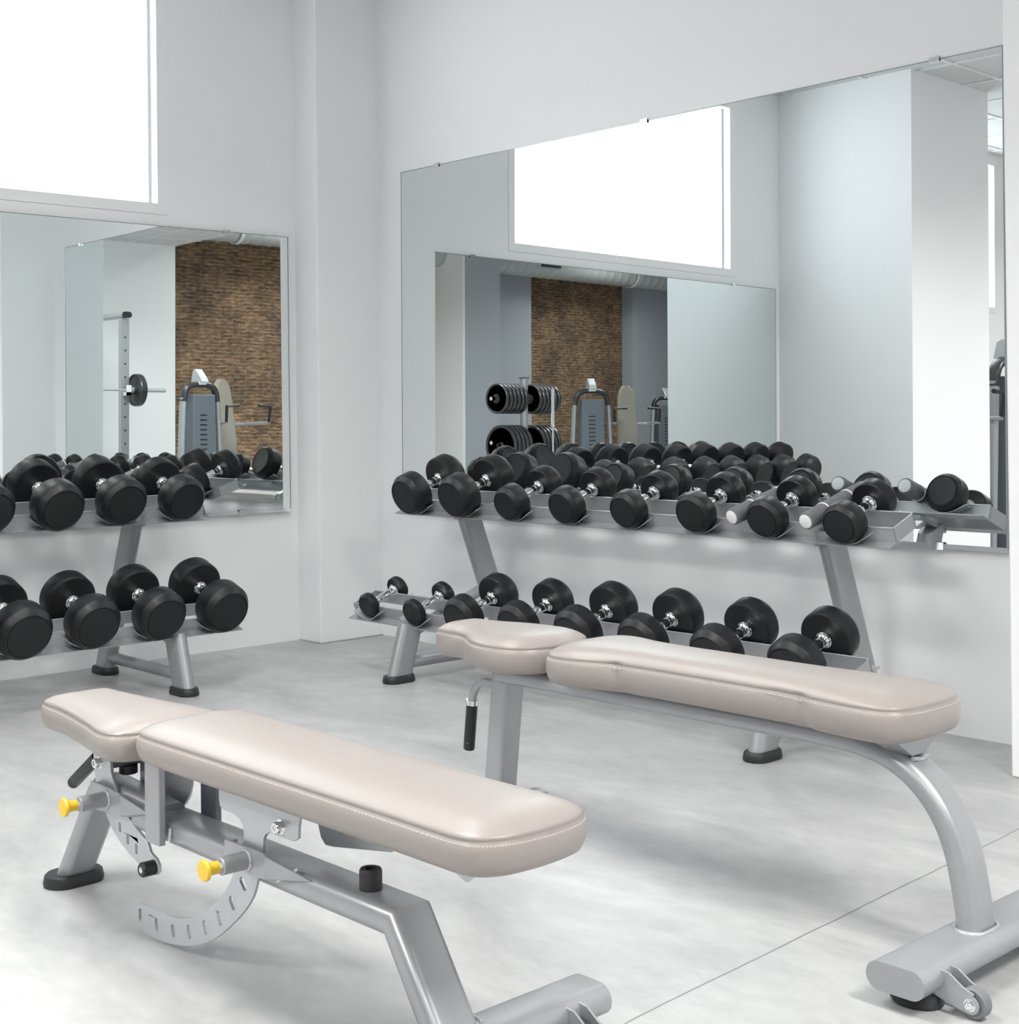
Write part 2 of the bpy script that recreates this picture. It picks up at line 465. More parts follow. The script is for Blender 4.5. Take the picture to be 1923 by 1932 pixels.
# duct hung below the high ceiling
t = thing('ventilation_duct', 'round galvanised spiral duct hung along the far brick wall', 'duct', (10.15, -10.9, 3.76))
bm = bmesh.new()
prof = []
for i in range(0, 66):
    s = -6.5 + i * 0.2
    prof += [(s, 0.215), (s + .17, 0.215), (s + .185, 0.223)]
lathe(bm, prof, 'Y', 28); obj('duct_pipe', bm, M_DUCT, t)
for s in (-3.6, 2.2, 5.4):
    bm = bmesh.new(); lathe(bm, [(s, .225), (s, .235), (s + .05, .235), (s + .05, .225)], 'Y', 28, close=True)
    obj('hanger_band', bm, M_WHITE, t)
    bm = bmesh.new(); box(bm, (-.012, s + .01, .23), (.012, s + .04, .53)); obj('hanger_rod', bm, M_STEEL, t, smooth=False)
for a, b in ((-1.55, -1.10), (5.3, 5.9)):
    bm = bmesh.new(); box(bm, (-.240, a, -.06), (-.2, b, .04)); obj('air_grille', bm, M_SLOT, t, smooth=False)

# ------------------------------------------------------------------ mirrors
def mirror(name, label, M, x0, x1, z0, z1, off, lean, clips_top, clips_bot, th=0.006):
    """local frame: x along wall, -y into the room"""
    t = bpy.data.objects.new(name, None); COL.objects.link(t); t.matrix_world = M
    tag(t, label, 'mirror', 'frameless wall mirrors above the dumbbell racks')
    zm = (z0 + z1) / 2
    def yy(z, d=0): return -(off - lean * (z - zm)) - d
    bm = bmesh.new()
    vs = [bm.verts.new((x, yy(z), z)) for x, z in ((x0, z0), (x1, z0), (x1, z1), (x0, z1))]
    bm.faces.new(vs)
    o = obj('mirror_glass', bm, M_MIRROR, t, smooth=False)
    bm = bmesh.new()
    e = 0.004
    def seg(xa, za, xb, zb):
        v = []
        for x, z in ((xa, za), (xb, za), (xb, zb), (xa, zb)):
            v.append((x, yy(z, 0.0008), z))
        f = [bm.verts.new(p) for p in v]; g = [bm.verts.new((p[0], p[1] + th, p[2])) for p in v]
        bm.faces.new(f); bm.faces.new(g[::-1])
        for i in range(4):
            j = (i + 1) % 4; bm.faces.new((f[i], g[i], g[j], f[j]))
    seg(x0 - .001, z1 - e * .6, x1 + .001, z1 + .001); seg(x0 - .001, z0 - .001, x0 + e * .7, z1); seg(x1 - e, z0 - .001, x1 + .001, z1)
    obj('polished_edge', bm, M_EDGE, t, smooth=False)
    bm = bmesh.new()
    box(bm, (x0 - .002, yy(z0, .007), z0 - .012), (x1 + .002, yy(z0, -.008), z0 + .004))
    obj('bottom_rail', bm, M_CHROME if 'left' in label else M_STEEL, t, smooth=False)
    for x in clips_top:
        bm = bmesh.new(); box(bm, (x - .02, yy(z1, .005), z1 - .010), (x + .02, yy(z1, .0015), z1 + .008)); box(bm, (x + .012, yy(z1, .008), z1 - .008), (x + .02, yy(z1, .0015), z1 + .010))
        obj('clip', bm, M_CHROME, t, smooth=False)
    for x in clips_bot:
        bm = bmesh.new(); box(bm, (x - .02, yy(z0, .012), z0 - .016), (x + .02, yy(z0, .006), z0 + .010))
        obj('clip', bm, M_CHROME, t, smooth=False)
    return t
mirror('wall_mirror', 'wide frameless mirror on the right wall, between the corner column and the right edge', Matrix.Identity(4),
       0.3701, 3.5892, 0.6672, 2.3879, 0.0087, 0.0062, (0.649, 1.994, 3.336), (0.7, 3.338))
mirror('wall_mirror', 'frameless mirror on the left wall below the window', LW @ Matrix.Rotation(PI / 2, 4, 'Z'),
       -3.7968, -0.4616, 0.6745, 2.0577, 0.0234, 0.0011, (-3.3, -0.829), (-0.753, -3.3), th=.018)

# ------------------------------------------------------------------ dumbbell racks
S = R(19.8)
cS, sS = math.cos(S), math.sin(S)
UB, LB = (0.392, 0.705), (0.67, 0.245)
def dz(base, u, n):
    return (-(base[0] + u * cS + n * sS), base[1] - u * sS + n * cS)    # local y (=-D), z

def make_rack(label, loc, rotz, half, feet, xs_up, xs_low, rads_up, rads_low, xo):
    t = thing('dumbbell_rack', label, 'rack', loc, rotz, 'two-tier dumbbell racks along the walls')
    th = 0.0045
    for nm, base in (('upper_tray', UB), ('lower_tray', LB)):
        bm = bmesh.new()
        def strip(pts):
            # pts in (u,n): closed polygon extruded along x
            rings = []
            for x in (-half, half):
                rings.append([(x, *dz(base, u, n)) for u, n in pts])
            loft(bm, rings)
        strip([(.046, 0), (.046, -th), (-th, -th), (-th, .05), (0, .05), (0, 0)])
        strip([(-.183, 0), (-.183, -th), (-.137 + th, -th), (-.137 + th, .05), (-.137, .05), (-.137, 0)])
        for x in (-half, half - th):
            rings = [[(xx, *dz(base, u, n)) for u, n in ((-.002, -th), (-.135, -th), (-.135, .05), (-.002, .05))] for xx in (x, x + th)]
            loft(bm, rings)
        # rim lips (rolled top edges)
        for u in (-.002, -.135):
            sweep(bm, [(-half, *dz(base, u, .05)), (half, *dz(base, u, .05))], 'round', .0065, n=8, side=(0, 0, 1))
        obj(nm, bm, M_TRAY, t, angle=30)
    for fx in feet:
        # rear upright, leaning
        bm = bmesh.new()
        sweep(bm, [(fx, -.088, .02), (fx, -.355, .705)], 'oval', .06, .118, side=(1, 0, 0), cuts=((0, 0, 1), (0, sS, cS)))
        obj('rear_upright', bm, M_SILVER, t, angle=50)
        bm = bmesh.new()
        sweep(bm, [(fx, -.765, .02), (fx, -.70, .232)], 'oval', .06, .118, side=(1, 0, 0), cuts=((0, 0, 1), (0, sS, cS)))
        obj('front_leg', bm, M_SILVER, t, angle=50)
        bm = bmesh.new()
        sweep(bm, [(fx, *dz(LB, .02, -.03)), (fx, *dz(LB, -.49, -.03))], 'oval', .05, .05, side=(1, 0, 0))
        obj('tray_arm', bm, M_SILVER, t, angle=50)
        bm = bmesh.new()
        sweep(bm, [(fx, *dz(UB, .03, -.012)), (fx, *dz(UB, -.17, -.012))], 'rect', .05, .014, side=(1, 0, 0))
        obj('top_plate', bm, M_SILVER, t, smooth=False)
        bm = bmesh.new()
        sweep(bm, [(fx, -.13, .078), (fx, -.735, .078)], 'oval', .05, .05, side=(1, 0, 0))
        obj('base_tube', bm, M_SILVER, t, angle=50)
        for yy in (-.088, -.765):
            bm = bmesh.new()
            P = []
            for zz, k in ((0, 1.0), (.008, 1.04), (.028, .98), (.032, .92)):
                P.append([(fx + a * k, yy + b * k, zz) for a, b in section('oval', .086, .152, 24)])
            loft(bm, P); obj('foot_cap', bm, M_RUBFOOT, t, angle=40)
    # rear stretcher
    bm = bmesh.new(); sweep(bm, [(feet[0], -.155, .20), (feet[1], -.155, .20)], 'oval', .04, .04, side=(0, 0, 1)); obj('stretcher', bm, M_SILVER, t, angle=50)
    for base, xs, rads in ((UB, xs_up, rads_up), (LB, xs_low, rads_low)):
        for x, r in zip(xs, rads):
            for u0, sgn in ((.024, 1), (-.161, -1)):
                Rs = max(.100, r + .0045)
                bm = bmesh.new()
                k = 16; A = R(31)
                prof = []
                for i in range(k + 1):
                    a = -A + 2 * A * i / k
                    prof.append((Rs * math.sin(a), .0035 + Rs - Rs * math.cos(a), a))
                e = .040
                p0, p1 = prof[0], prof[-1]
                prof = [(p0[0] - e * math.cos(A), p0[1] + e * math.sin(A), -A)] + prof + [(p1[0] + e * math.cos(A), p1[1] + e * math.sin(A), A)]
                rings = []
                for xx, nn, a in prof:
                    rings.append([(x + xx + rr * math.sin(a), *dz(base, u0 + uu, nn - rr * math.cos(a))) for uu, rr in ((-.019, 0), (.019, 0), (.019, .003), (-.019, .003))])
                loft(bm, rings)
                obj('saddle', bm, M_STEEL, t, angle=30)
    return t

# fitted dumbbells: x, radius, head thickness, centre offset, gap
RU = [(.9773, .0976, .0934, -.0714, .1406), (1.2979, .0985, .0963, -.0766, .1398), (1.6192, .0774, .0814, -.0749, .1412), (1.9405, .0792, .0736, -.07, .1385),
      (2.2696, .0765, .0707, -.0706, .1385), (2.6003, .0785, .0660, -.068, .138), (2.9169, .0745, .0678, -.0713, .138), (3.2326, .0735, .0712, -.0695, .138)]
RL = [(.9537, .0555, .0400, -.0784, .1414), (1.2752, .0585, .0420, -.0719, .1416), (1.6229, .0882, .0816, -.0702, .1412), (1.9405, .0894, .0788, -.0729, .1414),
      (2.2671, .0972, .0879, -.0699, .1414), (2.5835, .0971, .0854, -.0719, .1413), (2.9107, .0949, .0858, -.0717, .1402), (3.2325, .0950, .0853, -.0703, .1388)]
LU = [(-1.3883, .1011, .0885, -.0799, .1438), (-1.6851, .1061, .0960, -.0791, .1465), (-1.9824, .1064, .1040, -.0699, .1476), (-2.279, .1061, .095, -.07, .145)]
LL = [(-1.3641, .1093, .108, -.0886, .148), (-1.666, .108, .102, -.0868, .1469), (-1.9664, .1082, .0989, -.0836, .1447), (-2.2652, .111, .108, -.0783, .1461)]
for k in range(4, 8):
    LU.append((-2.279 - .270 * (k - 3), .106, .100, -.072, .145))
    LL.append((-2.2652 - .275 * (k - 3), .110, .105, -.08, .145))

RC = 2.106
LCY = -2.3975
rackR = make_rack('silver two-tier dumbbell rack standing against the right wall under the wide mirror', (RC, 0, 0), 0.0, 1.286, (-.87, 1.011),
                  [d[0] - RC for d in RU], [d[0] - RC for d in RL], [d[1] for d in RU], [d[1] for d in RL], 0)
rackL = make_rack('silver two-tier dumbbell rack standing against the left wall under the window', (0.05, LCY, 0), PI / 2, 1.1525, (-.80, .8275),
                  [d[0] - LCY for d in LU], [d[0] - LCY for d in LL], [d[1] for d in LU], [d[1] for d in LL], 0)

def head_mesh(r, t, sgn, g):
    bm = bmesh.new()
    s0 = g / 2
    k = 1.0
    prof = [(0.006, .020), (0.004, .45 * r), (0.001, .86 * r), (0.0, .93 * r), (.003, .975 * r), (.009, r), (.66 * t, r), (.71 * t, .997 * r), (.745 * t, .985 * r), (.77 * t, .968 * r),
            (.955 * t, .850 * r), (.98 * t, .830 * r), (t, .805 * r), (t, .790 * r), (t - .0024, .778 * r), (t - .0030, .765 * r), (t - .0012, .752 * r), (t - .0012, .35 * r), (t - .0012, .0)]
    lathe(bm, [(sgn * (s0 + s), rr) for s, rr in prof], 'Y', 56)
    return bm_mesh('head', bm, M_RUBBER, True, 28)

def grip_mesh(g):
    bm = bmesh.new()
    h = g / 2
    prof = []
    for s in [i / 14 for i in range(-14, 15)]:
        prof.append((s * (h - .030), .0160 + .0028 * (1 - s * s)))
    lathe(bm, prof, 'Y', 24)
    return bm_mesh('grip', bm, M_CHROME, True, 30)

def collar_mesh(g, sgn):
    bm = bmesh.new(); h = g / 2
    prof = [(h + .007, .0255), (h - .003, .0268), (h - .007, .0262), (h - .009, .0235), (h - .011, .0235), (h - .014, .0225), (h - .018, .0190), (h - .020, .0178),
            (h - .0205, .0165), (h - .024, .0165), (h - .0245, .0178), (h - .028, .0178), (h - .0285, .0168), (h - .034, .0168)]
    lathe(bm, [(sgn * s, r * 1.1) for s, r in prof], 'Y', 28)
    return bm_mesh('collar', bm, M_CHROME, True, 30)

def ring_mesh(g, sgn):
    bm = bmesh.new(); h = g / 2
    lathe(bm, [(sgn * (h - .029), .0150), (sgn * (h - .029), .0184), (sgn * (h - .0315), .0184), (sgn * (h - .0315), .0150)], 'Y', 24, close=True)
    return bm_mesh('rubber_ring', bm, M_BLACKPL, True, 30)

def dumbbell(rackM, x, D_base, r, t, c, g, label, group, lift=.0045):
    root = bpy.data.objects.new('dumbbell', None); COL.objects.link(root)
    y, z = dz(D_base, c, lift + r)
    root.matrix_world = rackM @ Matrix.Translation((x, y, z)) @ Matrix.Rotation(S, 4, 'X')
    tag(root, label, 'dumbbell', group)
    for sgn in (-1, 1):
        for me in (head_mesh(r, t, sgn, g), collar_mesh(g, sgn), ring_mesh(g, sgn)):
            o = bpy.data.objects.new(me.name.split('.')[0], me); link(o, root)
            o.rotation_euler = (0, random.uniform(0, 6), 0)
    o = bpy.data.objects.new('grip', grip_mesh(g)); link(o, root)
    return root

ordn = ['leftmost', 'second from left', 'third from left', 'fourth from left', 'fourth from right', 'third from right', 'second from right', 'rightmost']
MR_ = Matrix.Translation((RC, 0, 0)); ML_ = Matrix.Translation((0.05, LCY, 0)) @ Matrix.Rotation(PI / 2, 4, 'Z')
extra = {('RU', 0): 'large black dumbbell at the left end of the upper tray of the right rack',
         ('RU', 1): 'large black rubber dumbbell second from the left on the right rack upper tray',
         ('RU', 5): 'black rubber dumbbell left of the first grey foam weight on the right rack upper tray',
         ('RU', 6): 'black rubber dumbbell between the two grey foam weights on the right rack upper tray',
         ('RU', 7): 'black rubber dumbbell at the right end of the right rack upper tray',
         ('RL', 0): 'smallest thin-headed dumbbell at the left end of the right rack lower tray',
         ('RL', 1): 'small thin-headed dumbbell second from the left on the right rack lower tray',
         ('RL', 7): 'black rubber dumbbell at the right end of the right rack lower tray'}
for i, d in enumerate(RU):
    dumbbell(MR_, d[0] - RC, UB, *d[1:], extra.get(('RU', i), 'black rubber dumbbell %s on the upper tray of the right rack' % ordn[i]), 'dumbbells on the upper tray of the right rack')
for i, d in enumerate(RL):
    dumbbell(MR_, d[0] - RC, LB, *d[1:], extra.get(('RL', i), 'black rubber dumbbell %s on the lower tray of the right rack' % ordn[i]), 'dumbbells on the lower tray of the right rack')
lord = ['rightmost', 'second from right', 'third from right', 'fourth from right', 'fifth from right', 'sixth from right', 'seventh from right', 'farthest from the corner']
for i, d in enumerate(LU):
    dumbbell(ML_, d[0] - LCY, UB, *d[1:], 'big black rubber dumbbell %s on the upper tray of the left rack' % lord[i], 'dumbbells on the upper tray of the left rack')
for i, d in enumerate(LL):
    dumbbell(ML_, d[0] - LCY, LB, *d[1:], 'heavy black rubber dumbbell %s on the lower tray of the left rack' % lord[i], 'dumbbells on the lower tray of the left rack')

# two grey foam hand weights lying on the upper tray
def foam(x0, x1, label, rings=True):
    # front end and rear end, resting on the rolled tray edges
    r = .0310
    A = Vector((x0 - .006, -.485, .7660)); B_ = Vector((x1 - .030, -.15, .8660))
    d = (B_ - A); Lg = d.length; d.normalize()
    root = bpy.data.objects.new('foam_hand_weight', None); COL.objects.link(root)
    q = Vector((0, 1, 0)).rotation_difference(d)
    root.matrix_world = Matrix.Translation((A + B_) / 2) @ q.to_matrix().to_4x4()
    tag(root, label, 'hand weight', 'foam hand weights on the right rack')
    h = Lg / 2
    bm = bmesh.new()
    def body(a, b): return [(a, r * .86), (a + .004, r * .97), (a + .010, r), (b - .010, r), (b - .004, r * .97), (b, r * .86)]
    for a, b in ((-h, -h + .105), (-h + .105, h - .105), (h - .105, h)): lathe(bm, body(a, b), 'Y', 32)
    obj('foam_grip', bm, M_FOAM, root, angle=30)
    for s in (-1, 1):
        bm = bmesh.new(); lathe(bm, [(s * (h - .002), r * .8), (s * (h + .0012), r * .8), (s * (h + .0022), r * .74), (s * (h + .0022), 0)], 'Y', 32)
        obj('end_disc', bm, M_WHITE, root, angle=30, label='white end disc')
        bm = bmesh.new(); sp = s * (h - .105)
        lathe(bm, [(sp - .003, r * .8), (sp - .003, r * 1.05), (sp + .003, r * 1.05), (sp + .003, r * .8)], 'Y', 32, close=True)
        obj('white_band', bm, M_WHITE, root, angle=30, label='narrow white band')
    return root
foam(2.797, 2.868, 'left one of the two grey foam hand weights on the right rack')
foam(3.109, 3.153, 'grey foam hand weight with white bands, beside the rightmost dumbbell of the upper tray')

# ------------------------------------------------------------------ bench pads
def pad(name, outline, B, zb, zs, zt, parent, dome=.01, creases=(), part=True, inset=0.012):
    """outline: list of (x, halfwidth-signed y) closed loop, densified; zb bottom, zs seam, zt top"""
    O = catmull(outline, 7)
    xs = [p[0] for p in O]; ysd = [p[1] for p in O]
    x0, x1 = min(xs), max(xs); wm = (max(ysd) - min(ysd)) / 2
    sx0, sx1 = x0 + wm * .9, x1 - wm * .9
    if sx0 > sx1: sx0 = sx1 = (x0 + x1) / 2
    def at(f, z, zf=None):
        ring = []
        for x, y in O:
            s = Vector((min(max(x, sx0), sx1), 0)); p = Vector((x, y)); dd = (s - p)
            q = p + dd.normalized() * f if f < 1 else s
            ring.append((q.x, B + q.y, z))
        return ring
    def atk(k, z):
        ring = []
        for x, y in O:
            s = Vector((min(max(x, sx0), sx1), 0)); p = Vector((x, y)); q = p + (s - p) * k
            ring.append((q.x, B + q.y, z))
        return ring
    rings = []
    hgt = zs - zb
    rings.append(at(.030, zb + .0)); rings.append(at(.016, zb + .0005)); rings.append(at(.006, zb + .006)); rings.append(at(0.0, zb + .018))
    rings.append(at(-.0035, zb + hgt * .5)); rings.append(at(-.003, zs - .014)); rings.append(at(0.001, zs - .004)); rings.append(at(.0038, zs - .0008))
    rings.append(at(.0040, zs + .0008)); rings.append(at(.0028, zs + .003))
    dz_ = zt - zs - .003
    for k in (.045, .075, .11, .16, .22, .30, .40, .52, .66, .82, .97):
        rings.append(atk(k, zs + .003 + dz_ * (1 - (1 - min(1, k * 1.15)) ** 4.0) + dome * (1 - (1 - k) ** 2)))
    bm = bmesh.new()
    vr = loft(bm, rings, cap0=True, cap1=True)
    for cxx, cw, side, amp in creases:
        for v in bm.verts:
            if (v.co.y - B) * side > 0 and v.co.z < zs + .004:
                v.co.y -= side * amp * math.exp(-((v.co.x - cxx + (v.co.z - zb) * .3) / cw) ** 2)
    o = obj(name, bm, M_VINYL, parent, angle=75)
    # stitched seam line
    bm = bmesh.new()
    loop = at(.0005, zs - .0065)
    n = len(loop)
    for i in range(n):
        a = Vector(loop[i]); b = Vector(loop[(i + 1) % n]); L = (b - a).length
        m = max(1, int(L / .0075))
        for j in range(m):
            p = a.lerp(b, (j + .15) / m); q = a.lerp(b, (j + .80) / m)
            nrm = Vector((a.y - b.y, b.x - a.x, 0)); nrm.normalize()
            w = Vector((0, 0, .0009))
            vs = [bm.verts.new(v) for v in (p - w, q - w, q + w, p + w)]
            sgn = 1 if nrm.dot(p - Vector((min(max(p.x, sx0), sx1), B, p.z))) > 0 else -1
            ws = [bm.verts.new(v.co + nrm * sgn * .0012) for v in vs]
            bm.faces.new(ws)
            for k in range(4):
                l = (k + 1) % 4; bm.faces.new((vs[k], vs[l], ws[l], ws[k]))
    s = obj('stitching', bm, M_STITCH, o, smooth=False, label='pale seam stitching around the pad')
    return o

def sym(pts):
    return [(x, -w) for x, w in pts] + [(x, w) for x, w in reversed(pts) if w > 1e-6]

def wheel_set(parent, x, y, z=0.030, r=0.029):
    """two-plate fork with wheel, pointing +x from the cross tube"""
    for yy in (y - .020, y + .013):
        bm = bmesh.new()
        o = [(x - .075, .082), (x - .040, .079), (x - .012, .060), (x + .010, z + .022)]
        for i in range(9):
            a = R(70 - 22 * i); o.append((x + .018 * math.cos(a) + .002, z + .018 * math.sin(a)))
        o += [(x - .030, .018), (x - .075, .030)]
        plate(bm, o, [], yy, yy + .005)
        obj('wheel_fork', bm, M_SILVER, parent, smooth=False, bevel=.001)
    bm = bmesh.new()
    M = Matrix.Translation((x + .002, y, z))
    lathe(bm, [(-.012, r * .72), (-.013, r * .9), (-.010, r), (.010, r), (.013, r * .9), (.012, r * .72)], 'Y', 36, M=M)
    w = obj('wheel', bm, M_WHEEL, parent, angle=40, label='small grey rubber transport wheel')
    bm = bmesh.new()
    lathe(bm, [(-.030, 0), (-.030, .005), (-.026, .008), (-.021, .009), (-.021, .012), (-.019, .012)], 'Y', 16, M=M)
    obj('axle_bolt', bm, M_CHROME, parent, angle=30)
    return w

# ------------------------------------------------------------------ bench behind (flat bench with curved leg)
B2 = -1.905
b2 = thing('flat_bench', 'taupe weight bench with a curved silver leg and waisted pads, nearer the right rack', 'bench', (0, 0, 0))
main = sym([(3.352, .0), (3.358, .085), (3.385, .14), (3.43, .163), (3.49, .158), (3.56, .135), (3.66, .122), (3.82, .120), (3.98, .121), (4.09, .125), (4.19, .141), (4.27, .150), (4.332, .147), (4.366, .126), (4.382, .085), (4.388, .04), (4.389, 0)])
pad('backrest_pad', main, B2, .462, .531, .560, b2, dome=.006, creases=((3.62, .018, -1, .007), (4.15, .016, -1, .008), (4.10, .03, -1, .004)))
seat = sym([(2.856, .0), (2.859, .045), (2.874, .066), (2.91, .073), (2.965, .076), (3.02, .094), (3.075, .130), (3.14, .156), (3.215, .159), (3.268, .138), (3.305, .085), (3.322, 0)])
pad('head_pad', seat, B2, .462, .529, .558, b2, dome=.005)
bm = bmesh.new()
path = [(3.09, B2, .432), (3.5, B2, .432), (4.05, B2, .432), (4.15, B2, .431), (4.22, B2, .426), (4.285, B2, .411), (4.34, B2, .383), (4.385, B2, .342), (4.418, B2, .293), (4.44, B2, .236), (4.453, B2, .176), (4.462, B2, .118), (4.466, B2, .080)]
path = catmull(path, 4, closed=False)
sweep(bm, path, 'oval', .098, .052, side=(0, 1, 0), n=24)
obj('main_beam', bm, M_SILVER, b2, angle=50)
# cross foot
bm = bmesh.new(); sweep(bm, [(4.462, B2 - .305, .062), (4.462, B2 + .345, .062)], 'oval', .124, .056, side=(1, 0, 0), n=28); obj('cross_foot', bm, M_SILVER, b2, angle=40)
bm = bmesh.new()
lathe(bm, [(.002, .046), (.008, .050), (.022, .046), (.030, .040), (.036, .036)], 'Z', 36, M=Matrix.Translation((4.462, B2 - .225, -.002)) @ Matrix.Diagonal((1.05, .9, 1, 1))); obj('rubber_foot', bm, M_RUBFOOT, b2)
bm = bmesh.new()
lathe(bm, [(.002, .046), (.008, .050), (.022, .046), (.030, .040), (.036, .036)], 'Z', 36, M=Matrix.Translation((4.462, B2 + .265, -.002)) @ Matrix.Diagonal((1.05, .9, 1, 1))); obj('rubber_foot', bm, M_RUBFOOT, b2)
wheel_set(b2, 4.574, B2 - .215); wheel_set(b2, 4.574, B2 + .24)
# weld at the foot
bm = bmesh.new(); loop = [(4.465 + a, B2 + b, .0905) for a, b in section('oval', .066, .106, 30)]
sweep(bm, loop + [loop[0]], 'round', .008, n=8, side=(0, 0, 1)); obj('weld_bead', bm, M_WELD, b2)
# end bracket under the pad
bm = bmesh.new()
rings = [[(4.270, B2 + s * .094, z0) if k == 0 else (4.343, B2 + s * .094, z0) for s, k in ((-1, 0), (1, 0), (1, 1), (-1, 1))] for z0 in (.466, .462)]
rings.append([(4.29, B2 - .026, .420), (4.29, B2 + .026, .420), (4.343, B2 + .026, .420), (4.343, B2 - .026, .420)])
loft(bm, rings); obj('pad_bracket', bm, M_SILVER, b2, smooth=False, bevel=.002)
bm = bmesh.new(); sweep(bm, [(4.345, B2 - .030, .416), (4.348, B2, .411), (4.345, B2 + .030, .416)], 'round', .010, n=8); obj('weld_bead', bm, M_WELD, b2)
bm = bmesh.new()
box(bm, (3.40, B2 - .05, .4585), (4.33, B2 - .02, .4625)); box(bm, (3.40, B2 + .02, .4585), (4.33, B2 + .05, .4625))
obj('pad_rail', bm, M_SILVER, b2, smooth=False)
# hinge plate under the joint between the pads
bm = bmesh.new()
plate(bm, [(3.10, .461), (3.345, .461), (3.345, .448), (3.27, .430), (3.13, .418), (3.10, .43)], [], B2 + .036, B2 + .044)
plate(bm, [(3.14, .461), (3.345, .461), (3.345, .450), (3.25, .440), (3.14, .44)], [], B2 - .030, B2 - .024)
obj('hinge_plate', bm, M_SHROUD, b2, smooth=False, label='dark hinge plates under the pads')
# rear post
bm = bmesh.new(); sweep(bm, [(3.050, B2, .03), (3.100, B2, .462)], 'rect', .074, .062, side=(0, 1, 0), cuts=((0, 0, 1), (0, 0, 1))); obj('rear_post', bm, M_SILVER, b2, angle=50)
bm = bmesh.new(); sweep(bm, [(3.046, B2 - .17, .045), (3.046, B2 + .17, .045)], 'oval', .08, .05, side=(1, 0, 0)); obj('rear_foot_tube', bm, M_SILVER, b2, angle=50)
for s in (-1, 1):
    bm = bmesh.new(); loft(bm, [[(3.046 + a, B2 + s * .145 + b, z) for a, b in section('oval', .084, .05, 20)] for z in (0, .022)]); obj('rubber_foot', bm, M_RUBFOOT, b2)
# transport handle
bm = bmesh.new(); hp = catmull([(3.075, B2, .392), (3.02, B2, .394), (2.985, B2, .388), (2.962, B2, .368), (2.951, B2, .345), (2.947, B2, .32)], 4, closed=False)
sweep(bm, hp, 'round', .024, n=20); obj('handle_tube', bm, M_SILVER, b2)
bm = bmesh.new(); lathe(bm, [(.0, .0135), (.0, .0185), (.014, .0185), (.014, .0135)], 'Z', 28, M=Matrix.Translation((2.946, B2, .320)) @ Matrix.Rotation(.12, 4, 'Y'), close=True); obj('clamp_ring', bm, M_CHROME, b2, label='chrome clamp ring')
bm = bmesh.new()
Mh = Matrix.Translation((2.946, B2, .320)) @ Matrix.Rotation(.12, 4, 'Y')
lathe(bm, [(0, .0165), (-.105, .0165), (-.106, .0155), (-.108, .0155), (-.109, .0165), (-.128, .0165), (-.131, .0145), (-.131, 0)], 'Z', 28, M=Mh); obj('hand_grip', bm, M_BLACKPL, b2, label='black rubber hand grip')

# ------------------------------------------------------------------ bench in front (adjustable)
B1 = -3.0
b1 = thing('adjustable_bench', 'taupe adjustable weight bench with yellow pull knobs, nearest the camera', 'bench', (0, 0, 0))
main = sym([(3.186, .0), (3.189, .080), (3.207, .122), (3.25, .139), (3.34, .142), (3.50, .141), (3.70, .140), (3.90, .139), (4.05, .139), (4.17, .140), (4.24, .138), (4.278, .124), (4.302, .088), (4.311, .045), (4.314, 0)])
pad('backrest_pad', main, B1 + .008, .414, .474, .497, b1, dome=.006)
seat = sym([(2.682, .0), (2.683, .062), (2.700, .090), (2.80, .098), (2.90, .112), (3.00, .130), (3.075, .146), (3.125, .145), (3.155, .12), (3.172, .065), (3.176, 0)])
pad('seat_pad', seat, B1, .398, .458, .480, b1, dome=.006)
bm = bmesh.new()
path = [(3.02, B1, .247), (3.06, B1, .247), (3.5, B1, .247), (3.964, B1, .247), (4.085, B1, .070)]
sweep(bm, path, 'rbox', .100, .052, side=(0, 1, 0), n=24, scales=[.7, 1, 1, 1, 1]); obj('main_beam', bm, M_SILVER, b1, angle=50)
bm = bmesh.new()
path = [(2.672, B1, .012), (2.765, B1, .145), (2.845, B1, .262), (2.865, B1, .280), (2.90, B1, .284), (3.15, B1, .272)]
sweep(bm, path, 'oval', .092, .046, side=(0, 1, 0), n=24, cuts=((0, 0, 1), None), scales=[1, 1, 1, .98, .85, .72]); obj('rear_leg', bm, M_SILVER, b1, angle=50)
bm = bmesh.new()
loft(bm, [[(2.674 + a * k, B1 + b * k, z) for a, b in section('oval', .092, .150, 28)] for z, k in ((0, 1), (.008, 1.03), (.026, .97), (.030, .90))]); obj('rubber_foot', bm, M_RUBFOOT, b1)
bm = bmesh.new(); sweep(bm, [(4.102, B1 - .33, .060), (4.102, B1 + .33, .060)], 'oval', .108, .058, side=(1, 0, 0), n=28); obj('cross_foot', bm, M_SILVER, b1, angle=40)
for s in (-.25, .25):
    bm = bmesh.new()
    lathe(bm, [(.002, .044), (.008, .048), (.022, .044), (.034, .036)], 'Z', 32, M=Matrix.Translation((4.102, B1 + s, -.002))); obj('rubber_foot', bm, M_RUBFOOT, b1)
wheel_set(b1, 4.208, B1 + .235); wheel_set(b1, 4.208, B1 - .235)
bm = bmesh.new(); loop = [(4.088 + a, B1 + b, .090) for a, b in section('oval', .07, .108, 30)]
sweep(bm, loop + [loop[0]], 'round', .007, n=8, side=(0, 0, 1)); obj('weld_bead', bm, M_WELD, b1)
# rubber bumper on the beam
bm = bmesh.new(); lathe(bm, [(0, .0215), (.036, .0215), (.040, .019), (.040, .010), (.028, .010), (.028, 0)], 'Z', 32, M=Matrix.Translation((3.860, B1 - .0, .2715))); obj('rubber_bumper', bm, M_RUBFOOT, b1)
